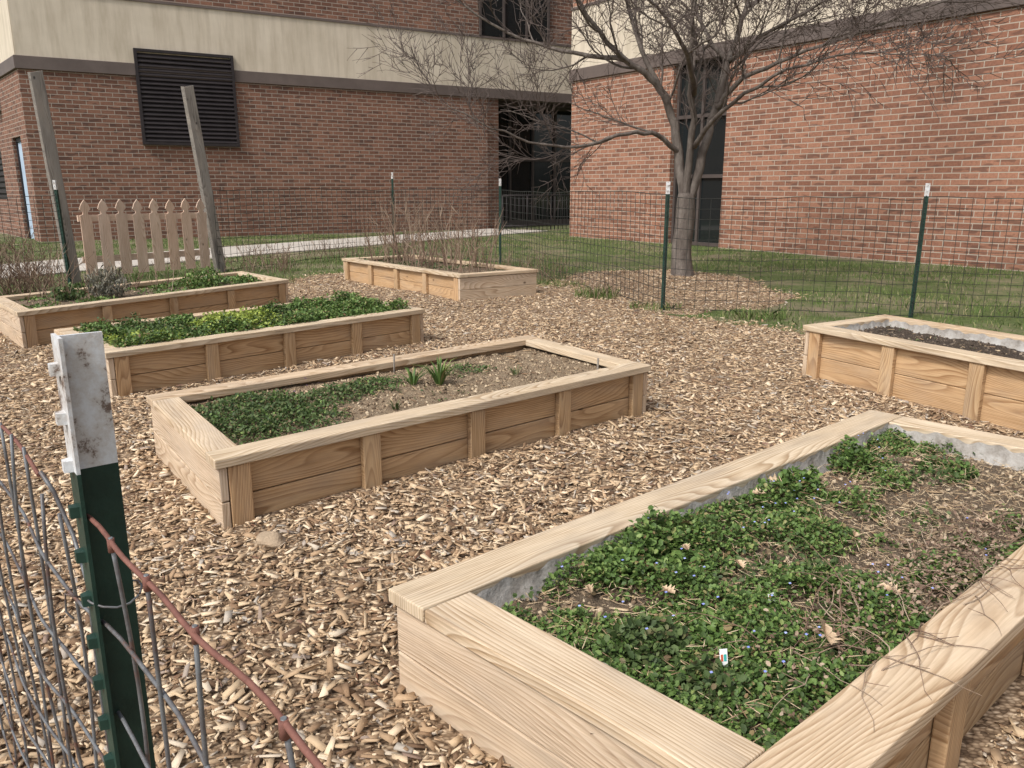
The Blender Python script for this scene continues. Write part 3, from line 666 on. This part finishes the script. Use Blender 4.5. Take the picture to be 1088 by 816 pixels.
cover('ground_cover_plants',bed5,72000,d5,lambda S,T_,x,y:.010+.065*np.clip(fnoise(x,y,6.5,12)*2.2-.75,0,1)+.04*blob(S,T_,.75,.22,.35,.12),.007,.018,M['leaf'],.155)
# upright leafy clumps
def clump(cs,ct,r,h,n,mat='leaf',s0=.012,s1=.026):
    a=rng.uniform(0,6.283,n); q=np.sqrt(rng.random(n)); S=cs+r*q*np.cos(a); Tt=ct+r*.75*q*np.sin(a); k=(Tt>.152)&(Tt<bed5.W-.152)&(S>.155); S=S[k];Tt=Tt[k];q=q[k]
    x,y=bed5.xy(S,Tt); hh=h*(1-.6*q*q)*(.6+.7*vnoise(x*28,y*28,3)); z=bed5.soilz(x,y)+hh*rng.random(len(x))**.5
    leaves('leafy_weed_clump',np.stack([x,y,z],-1),rng.uniform(s0,s1,len(x)),M[mat],(.3,.45))
for c_ in ((.62,.25,.13,.10,900),(.78,.23,.12,.13,900),(.92,.24,.11,.10,700),(.72,.36,.12,.07,500),(1.42,.24,.12,.08,500),(1.60,.23,.10,.10,500),(1.98,.23,.10,.12,600),(.33,.55,.12,.07,600,'leafd'),(.3,.75,.1,.06,400,'leafd'),(1.25,.85,.12,.06,400),(.55,.62,.1,.05,350),(2.2,.55,.07,.05,200),(2.3,.85,.1,.06,260),(1.0,.62,.08,.05,250,'leafd')): clump(*c_)
cover('leafy_weeds',bed5,9000,lambda S,T_:(fnoise(S,T_,6,55)>.55)*.8,lambda S,T_,x,y:.04+0*x,.010,.022,M['leafd'],.165)
n=2600; S=rng.uniform(.18,2.4,n);Tt=rng.uniform(.18,.93,n); x,y=bed5.xy(S,Tt); L_=rng.uniform(.012,.05,n)
v_,f_=chipgeo(np.stack([x,y,bed5.soilz(x,y)+.010+rng.random(n)*.035],-1),L_,L_*0+.0020,L_*0+.0013,.3,.5); np_mesh('straw_litter',v_,f_,[M['straw']],bed5.root)
n=260; S=rng.uniform(.25,2.2,n);Tt=rng.uniform(.18,.93,n); k=(d5(S,Tt)>.5)&((Tt<.45)|(rng.random(n)<.25)); S=S[k];Tt=Tt[k]; x,y=bed5.xy(S,Tt); z=bed5.soilz(x,y)+.05+rng.random(len(x))*.05
V=[];F=[]
for i in range(len(x)):
    o=len(V)
    for j in range(6): V.append((x[i]+.0042*math.cos(j*1.047),y[i]+.0042*math.sin(j*1.047),z[i]+.0015*(j%2)))
    F.append([o+j for j in range(6)])
np_mesh('speedwell_flowers',V,F,[M['blue']])
def d3(S,T_):
    x,y=bed3.xy(S,T_); n=fnoise(x,y,6,17)*.6+fnoise(x,y,18,27)*.4
    b=blob(S,T_,.38,.62,.45,.45)*1.3+blob(S,T_,1.05,.78,.27,.2)+.6*blob(S,T_,1.75,.8,.35,.22)+.5*blob(S,T_,1.3,.45,.3,.15)
    return np.clip(b*1.3-(1-n)*1.15,0,1)
cover('ground_cover_plants',bed3,30000,d3,lambda S,T_,x,y:.015+.085*fnoise(x,y,9,3)**1.5,.010,.022,M['leafd'],.14)
cover('ground_cover_plants',bed3,12000,lambda S,T_:d3(S,T_)*.8,lambda S,T_,x,y:.025+.085*fnoise(x,y,9,3)**1.5,.010,.020,M['leaf'],.14)
cover('purple_herbs',bed3,1200,lambda S,T_:blob(S,T_,.75,.95,.14,.08),lambda S,T_,x,y:.07+0*x,.012,.02,M['purple'],.14)
def tuft(name,bed,s,t,n,h,spread,mat,w=.006):
    c=bed.pt(s,t); V=[];F=[]
    for i in range(n):
        a=R.uniform(0,6.283); hh=h*R.uniform(.6,1.1); sp=spread*R.uniform(.3,1.1); z0=float(bed.soilz(np.array([c.x]),np.array([c.y]))[0])
        dx,dy=math.cos(a),math.sin(a); px,py=-dy*w,dx*w; o=len(V); b0=(c.x+dx*.015,c.y+dy*.015)
        for j,(q,ww) in enumerate(((0,1),(.35,1.1),(.7,.8),(1,.05))):
            x=b0[0]+dx*sp*q**1.6; y=b0[1]+dy*sp*q**1.6; z=z0+hh*(q-.35*q*q*q)
            V+=[(x-px*ww,y-py*ww,z),(x+px*ww,y+py*ww,z)]
        for j in range(3): F.append([o+2*j,o+2*j+1,o+2*j+3,o+2*j+2])
    return np_mesh(name,V,F,[mat])
tuft('iris_clump',bed3,1.43,.62,44,.21,.16,M['leaf'],.005); tuft('iris_clump',bed3,1.30,.70,20,.14,.11,M['leaf'],.005)
tuft('chive_clump',bed3,1.9,.5,16,.08,.05,M['leafd'],.003); tuft('chive_clump',bed3,1.0,.35,14,.07,.05,M['leafd'],.003)
cover('herb_foliage',bed2,38000,lambda S,T_:np.clip(fnoise(S,T_,5,8)*3.2-.75,0,1),lambda S,T_,x,y:.02+.14*fnoise(x,y,5,13)**1.5,.014,.030,M['leaf'],.1)
cover('dark_herb_foliage',bed2,12000,lambda S,T_:np.clip(fnoise(S,T_,3,28)*4-2,0,1),lambda S,T_,x,y:.04+.17*fnoise(x,y,5,13)**1.4,.014,.030,M['leafd'],.1)
cover('lime_herb_foliage',bed2,13000,lambda S,T_:np.clip(blob(S,T_,1.15,.5,.38,.38)+blob(S,T_,.38,.3,.38,.22)*.8,0,1),lambda S,T_,x,y:.06+.13*fnoise(x,y,6,13),.016,.03,M['lime'],.1)
cover('herb_foliage',bed1,12000,lambda S,T_:np.clip(fnoise(S,T_,2.5,81)*3-1.25,0,1)*.7,lambda S,T_,x,y:.02+.06*fnoise(x,y,4,13),.02,.036,M['leaf'],.12)
def bush(name,x,y,z,r,h,n,mat,s0,s1,shape=LEAF):
    a=rng.uniform(0,6.283,n); q=np.sqrt(rng.random(n)); u=rng.random(n); rr=r*q*(.6+.5*np.sin(u*2.6))*(.6+.7*vnoise(a*2,u*3,4)); 
    p=np.stack([x+rr*np.cos(a),y+rr*np.sin(a),z+h*u*(1-.35*q*q)*(.7+.5*vnoise(a*3,a*0,9))],-1); return leaves(name,p,rng.uniform(s0,s1,n),mat,(1.0,.35),shape)
c=bed1.pt(1.0,.62); bush('lavender_plant',c.x,c.y,.27,.18,.28,900,M['greyleaf'],.03,.075,LEAFN)
c=bed1.pt(.62,.7); bush('sage_plant',c.x,c.y,.27,.15,.15,420,M['leafd'],.02,.04)
c=bed1.pt(2.1,.6); bush('sage_plant',c.x,c.y,.27,.20,.18,520,M['leaf'],.02,.04)
c=bed1.pt(2.5,.3); bush('sage_plant',c.x,c.y,.27,.14,.10,300,M['leaf'],.02,.04)
cover('seedlings',bed6,900,lambda S,T_:(fnoise(S,T_,5,5)>.6)*.6,lambda S,T_,x,y:.02+0*x,.012,.02,M['leafd'],.14)
cover('seedlings',bed4,2500,lambda S,T_:(fnoise(S,T_,3,5)>.5)*.7,lambda S,T_,x,y:.07+0*x,.02,.035,M['leafd'],.14)
def stalks(name,pts_fn,n,h0,h1,r,mat,br=2,lean=.25):
    mb=MB()
    for i in range(n):
        x,y,z=pts_fn(); h=R.uniform(h0,h1); d=Vector((R.gauss(0,lean),R.gauss(0,lean),1)); p=Vector((x,y,z)); pts=[p]; 
        for j in range(4): d=d+Vector((R.gauss(0,.12),R.gauss(0,.12),0)); p=p+d.normalized()*h/4; pts.append(p)
        mb.tube(pts,[r,r*.85,r*.7,r*.5,r*.3],3,cap=False)
        for k in range(br):
            q=pts[R.choice([1,2,3])]; dd=Vector((R.gauss(0,.6),R.gauss(0,.6),.8)).normalized(); l=h*R.uniform(.2,.4)
            mb.tube([q,q+dd*l*.5,q+dd*l+Vector((0,0,l*.1))],[r*.6,r*.45,r*.25],3,cap=False)
    return mb.obj(name,[mat],recalc=False)
def inb(bed,s0,s1,t0,t1):
    def f():
        p=bed.pt(R.uniform(s0,s1),R.uniform(t0,t1)); return p.x,p.y,bed.sz
    return f
stalks('dry_stalks',inb(bed4,.3,2.8,.15,1.0),120,.35,1.0,.0065,M['dead'],4,.2)
stalks('dry_stalks',inb(bed1,.2,2.4,.6,1.10),44,.15,.42,.005,M['dead'],3,.35)
def ar(cx,cy,rx,ry):
    def f():
        a=R.uniform(0,6.28);q=math.sqrt(R.random()); return cx+rx*q*math.cos(a),cy+ry*q*math.sin(a),0
    return f
stalks('bare_shrub',ar(-6.3,10.2,.5,.5),90,.3,.85,.007,M['dead'],6,.4)
stalks('bare_shrub',ar(-7.4,9.9,.7,.5),90,.3,.8,.007,M['dead'],6,.45)
stalks('bare_shrub',ar(-4.0,13.0,.45,.5),40,.25,.6,.006,M['dead'],4,.4)
stalks('dead_grass_stalks',ar(1.2,9.9,.45,.6),60,.12,.4,.0035,M['dead'],1,.35)
stalks('dead_grass_stalks',ar(.4,12.4,.7,.7),70,.15,.5,.0045,M['dead'],2,.35)
stalks('dead_grass_stalks',ar(-3.2,15.6,.9,.9),70,.15,.55,.0055,M['dead'],2,.35)
mb=MB()
for i in range(120):
    s_,t_=R.uniform(.5,1.75),R.uniform(.74,1.0)
    p=bed5.pt(s_,t_); z=bed5.top-.05; a=R.uniform(0,6.283); d=Vector((math.cos(a),math.sin(a),R.uniform(.3,1.0))).normalized(); pos=Vector((p.x,p.y,z)); pts=[pos]
    l=R.uniform(.12,.32)
    for j in range(8):
        d=(d+Vector((R.gauss(0,.22),R.gauss(0,.22),-.15))).normalized(); pos=pos+d*l/8
        tt=bed5.st(pos.x,pos.y)[1]; pos.z=max(pos.z,bed5.sz+.02 if tt<bed5.W-bed5.cw-.01 else bed5.top+.003); pts.append(pos.copy())
    mb.tube(pts,[.0019-.00018*j for j in range(9)],4,cap=False)
    if i%2:
        q=pts[4]; dd=Vector((R.gauss(0,1),R.gauss(0,1),.4)).normalized(); q2=q+dd*.05; q2.z=max(q2.z,q.z); mb.tube([q,q2],[.0011,.0006],4,cap=False)
mb.obj('sprawling_dry_stems',[M['dead']],recalc=False)
n=1700; S=rng.normal(1.15,.36,n);Tt=rng.normal(.87,.08,n); k=Tt<.965; S=S[k];Tt=Tt[k]; n=len(S); x,y=bed5.xy(S,Tt); leaves('withered_leaves',np.stack([x,y,bed5.top-.06+rng.random(n)*.07],-1),rng.uniform(.006,.016,n),M['dead'])
def oak(x,y,z,size,yaw,name='oak_leaf'):
    prof=[(0,0),(.12,.05),(.2,.2),(.3,.1),(.42,.34),(.52,.14),(.66,.36),(.76,.14),(.9,.16),(1,0)]
    V=[];n=len(prof); t1=R.uniform(-.5,.8);t2=R.uniform(-.5,.5)
    for sx,sy in prof: V.append((sx,0,0))
    for sgn in (1,-1):
        for sx,sy in prof: V.append((sx,sy*sgn,abs(sy)*.7+.0))
    F=[]
    for k,o in ((1,n),(2,2*n)):
        for i in range(n-1): F.append([i,i+1,o+i+1,o+i])
    V=[Vector((a-.5,b,c+.4*(a-.5)**2+t1*b*a)) *size for a,b,c in V]
    m=Matrix.Rotation(yaw,3,'Z')@Matrix.Rotation(t2,3,'X'); V=[m@v+Vector((x,y,z)) for v in V]
    return np_mesh(name,[tuple(v) for v in V],F,[M['dryleaf']])
def rel5(s,t,dz,size): p=bed5.pt(s,t); oak(p.x,p.y,bed5.sz+dz,size,R.uniform(0,6))
for s,t,dz,sz_ in ((.60,.85,.07,.095),(.95,.84,.06,.065),(.5,.19,.04,.05),(.42,.3,.04,.045),(1.5,.2,.05,.07),(1.35,.22,.05,.05),(1.1,.75,.06,.05),(.8,.5,.06,.05),(.55,.45,.05,.05),(2.2,.4,.02,.05),(1.7,.8,.03,.05),(2.3,.75,.02,.06),(.75,.36,.08,.04),(1.25,.6,.05,.04)): rel5(s,t,dz,sz_)
for i in range(46):
    x,y=R.uniform(-3.5,3.5),R.uniform(1.4,9.5)
    if inbeds(np.array([x]),np.array([y]),.08)[0]: continue
    oak(x,y,float(gz(np.array([x]),np.array([y]))[0])+.03,R.uniform(.04,.08),R.uniform(0,6))
def tag(bed,s,t,w,h,yaw):
    p=bed.pt(s,t); z=bed.sz+.045; e=empty('plant_tag',(p.x,p.y,z)); ex=Vector((math.cos(yaw),math.sin(yaw),0)); up=Vector((-.25*math.sin(yaw),.35,1)).normalized(); n_=ex.cross(up)
    mb=MB(); mb.prism([(-w/2,-.05),(-w*.2,-.07),(w*.2,-.05),(w/2,-.05),(w/2,h),(-w/2,h)],Vector((p.x,p.y,z)),ex,up,n_,.0012); mb.obj('card',[M['tagw']],e)
    mb=MB(); mb.prism([(-w*.38,h*.1),(-.1*w,h*.1),(-.1*w,h*.6),(-w*.38,h*.6)],Vector((p.x,p.y,z))+n_*.0016,ex,up,n_,.0004,0); mb.prism([(.0,h*.1),(.35*w,h*.1),(.35*w,h*.6),(.0,h*.6)],Vector((p.x,p.y,z))+n_*.0016,ex,up,n_,.0004,1); mb.obj('print',[M['tagr'],M['tagg']],e)
S_,T_=bed5.st(.475,1.594); tag(bed5,S_,T_,.018,.030,.15)
S_,T_=bed5.st(.673,1.885); tag(bed5,S_,T_,.020,.012,.5)
for s,t,h in ((1.35,1.02,.14),(2.25,.15,.13)):
    p=bed3.pt(s,t); mb=MB(); mb.tube([(p.x,p.y,.22),(p.x+.004,p.y,T+.06)],.006,6); mb.obj('garden_stake',[M['greywood']])
import bmesh
bm=bmesh.new(); bmesh.ops.create_icosphere(bm,subdivisions=3,radius=.055)
for v_ in bm.verts:
    f=1+.22*math.sin(v_.co.x*47+1)*math.cos(v_.co.y*39)+.12*math.sin(v_.co.z*83+v_.co.x*61); v_.co=Vector((v_.co.x*1.15*f,v_.co.y*.9*f,v_.co.z*.62*f))
me=bpy.data.meshes.new('rock'); bm.to_mesh(me); bm.free(); me.materials.append(M['rock'])
o=bpy.data.objects.new('rock',me); o.location=(-.90,2.74,.05); COL.objects.link(o)
# ------------------------------------------------------------------ light, world, camera
world=bpy.data.worlds.new('World'); scene.world=world; world.use_nodes=True; nt=world.node_tree; bg=nt.nodes['Background']
sky=nt.nodes.new('ShaderNodeTexSky'); sky.sky_type='NISHITA'; sky.sun_disc=False; sky.sun_elevation=math.radians(50); sky.sun_rotation=math.radians(222); sky.dust_density=4; sky.air_density=1; sky.ozone_density=1
hs=nt.nodes.new('ShaderNodeHueSaturation'); hs.inputs['Saturation'].default_value=.4; hs.inputs['Value'].default_value=1.3; nt.links.new(sky.outputs[0],hs.inputs['Color']); nt.links.new(hs.outputs[0],bg.inputs[0]); bg.inputs[1].default_value=.15
az=math.radians(222); el=math.radians(50); sd=Vector((math.sin(az)*math.cos(el),math.cos(az)*math.cos(el),math.sin(el)))
ld=bpy.data.lights.new('sun','SUN'); ld.energy=2.75; ld.angle=math.radians(8); ld.color=(1,.95,.89); lo=bpy.data.objects.new('sun',ld); lo.rotation_euler=(-sd).to_track_quat('-Z','Y').to_euler(); lo.location=(0,0,20); COL.objects.link(lo)
cam=bpy.data.cameras.new('camera'); cam.sensor_width=36; cam.lens=28.125; cam.clip_start=.02; cam.clip_end=800
co=bpy.data.objects.new('camera',cam); co.location=(0,0,1.32); co.rotation_euler=(math.radians(90-13.75),0,0); COL.objects.link(co); scene.camera=co
scene.view_settings.view_transform='Standard'; scene.view_settings.look='None'; scene.view_settings.exposure=0
print('TWIGS',cnt[0])
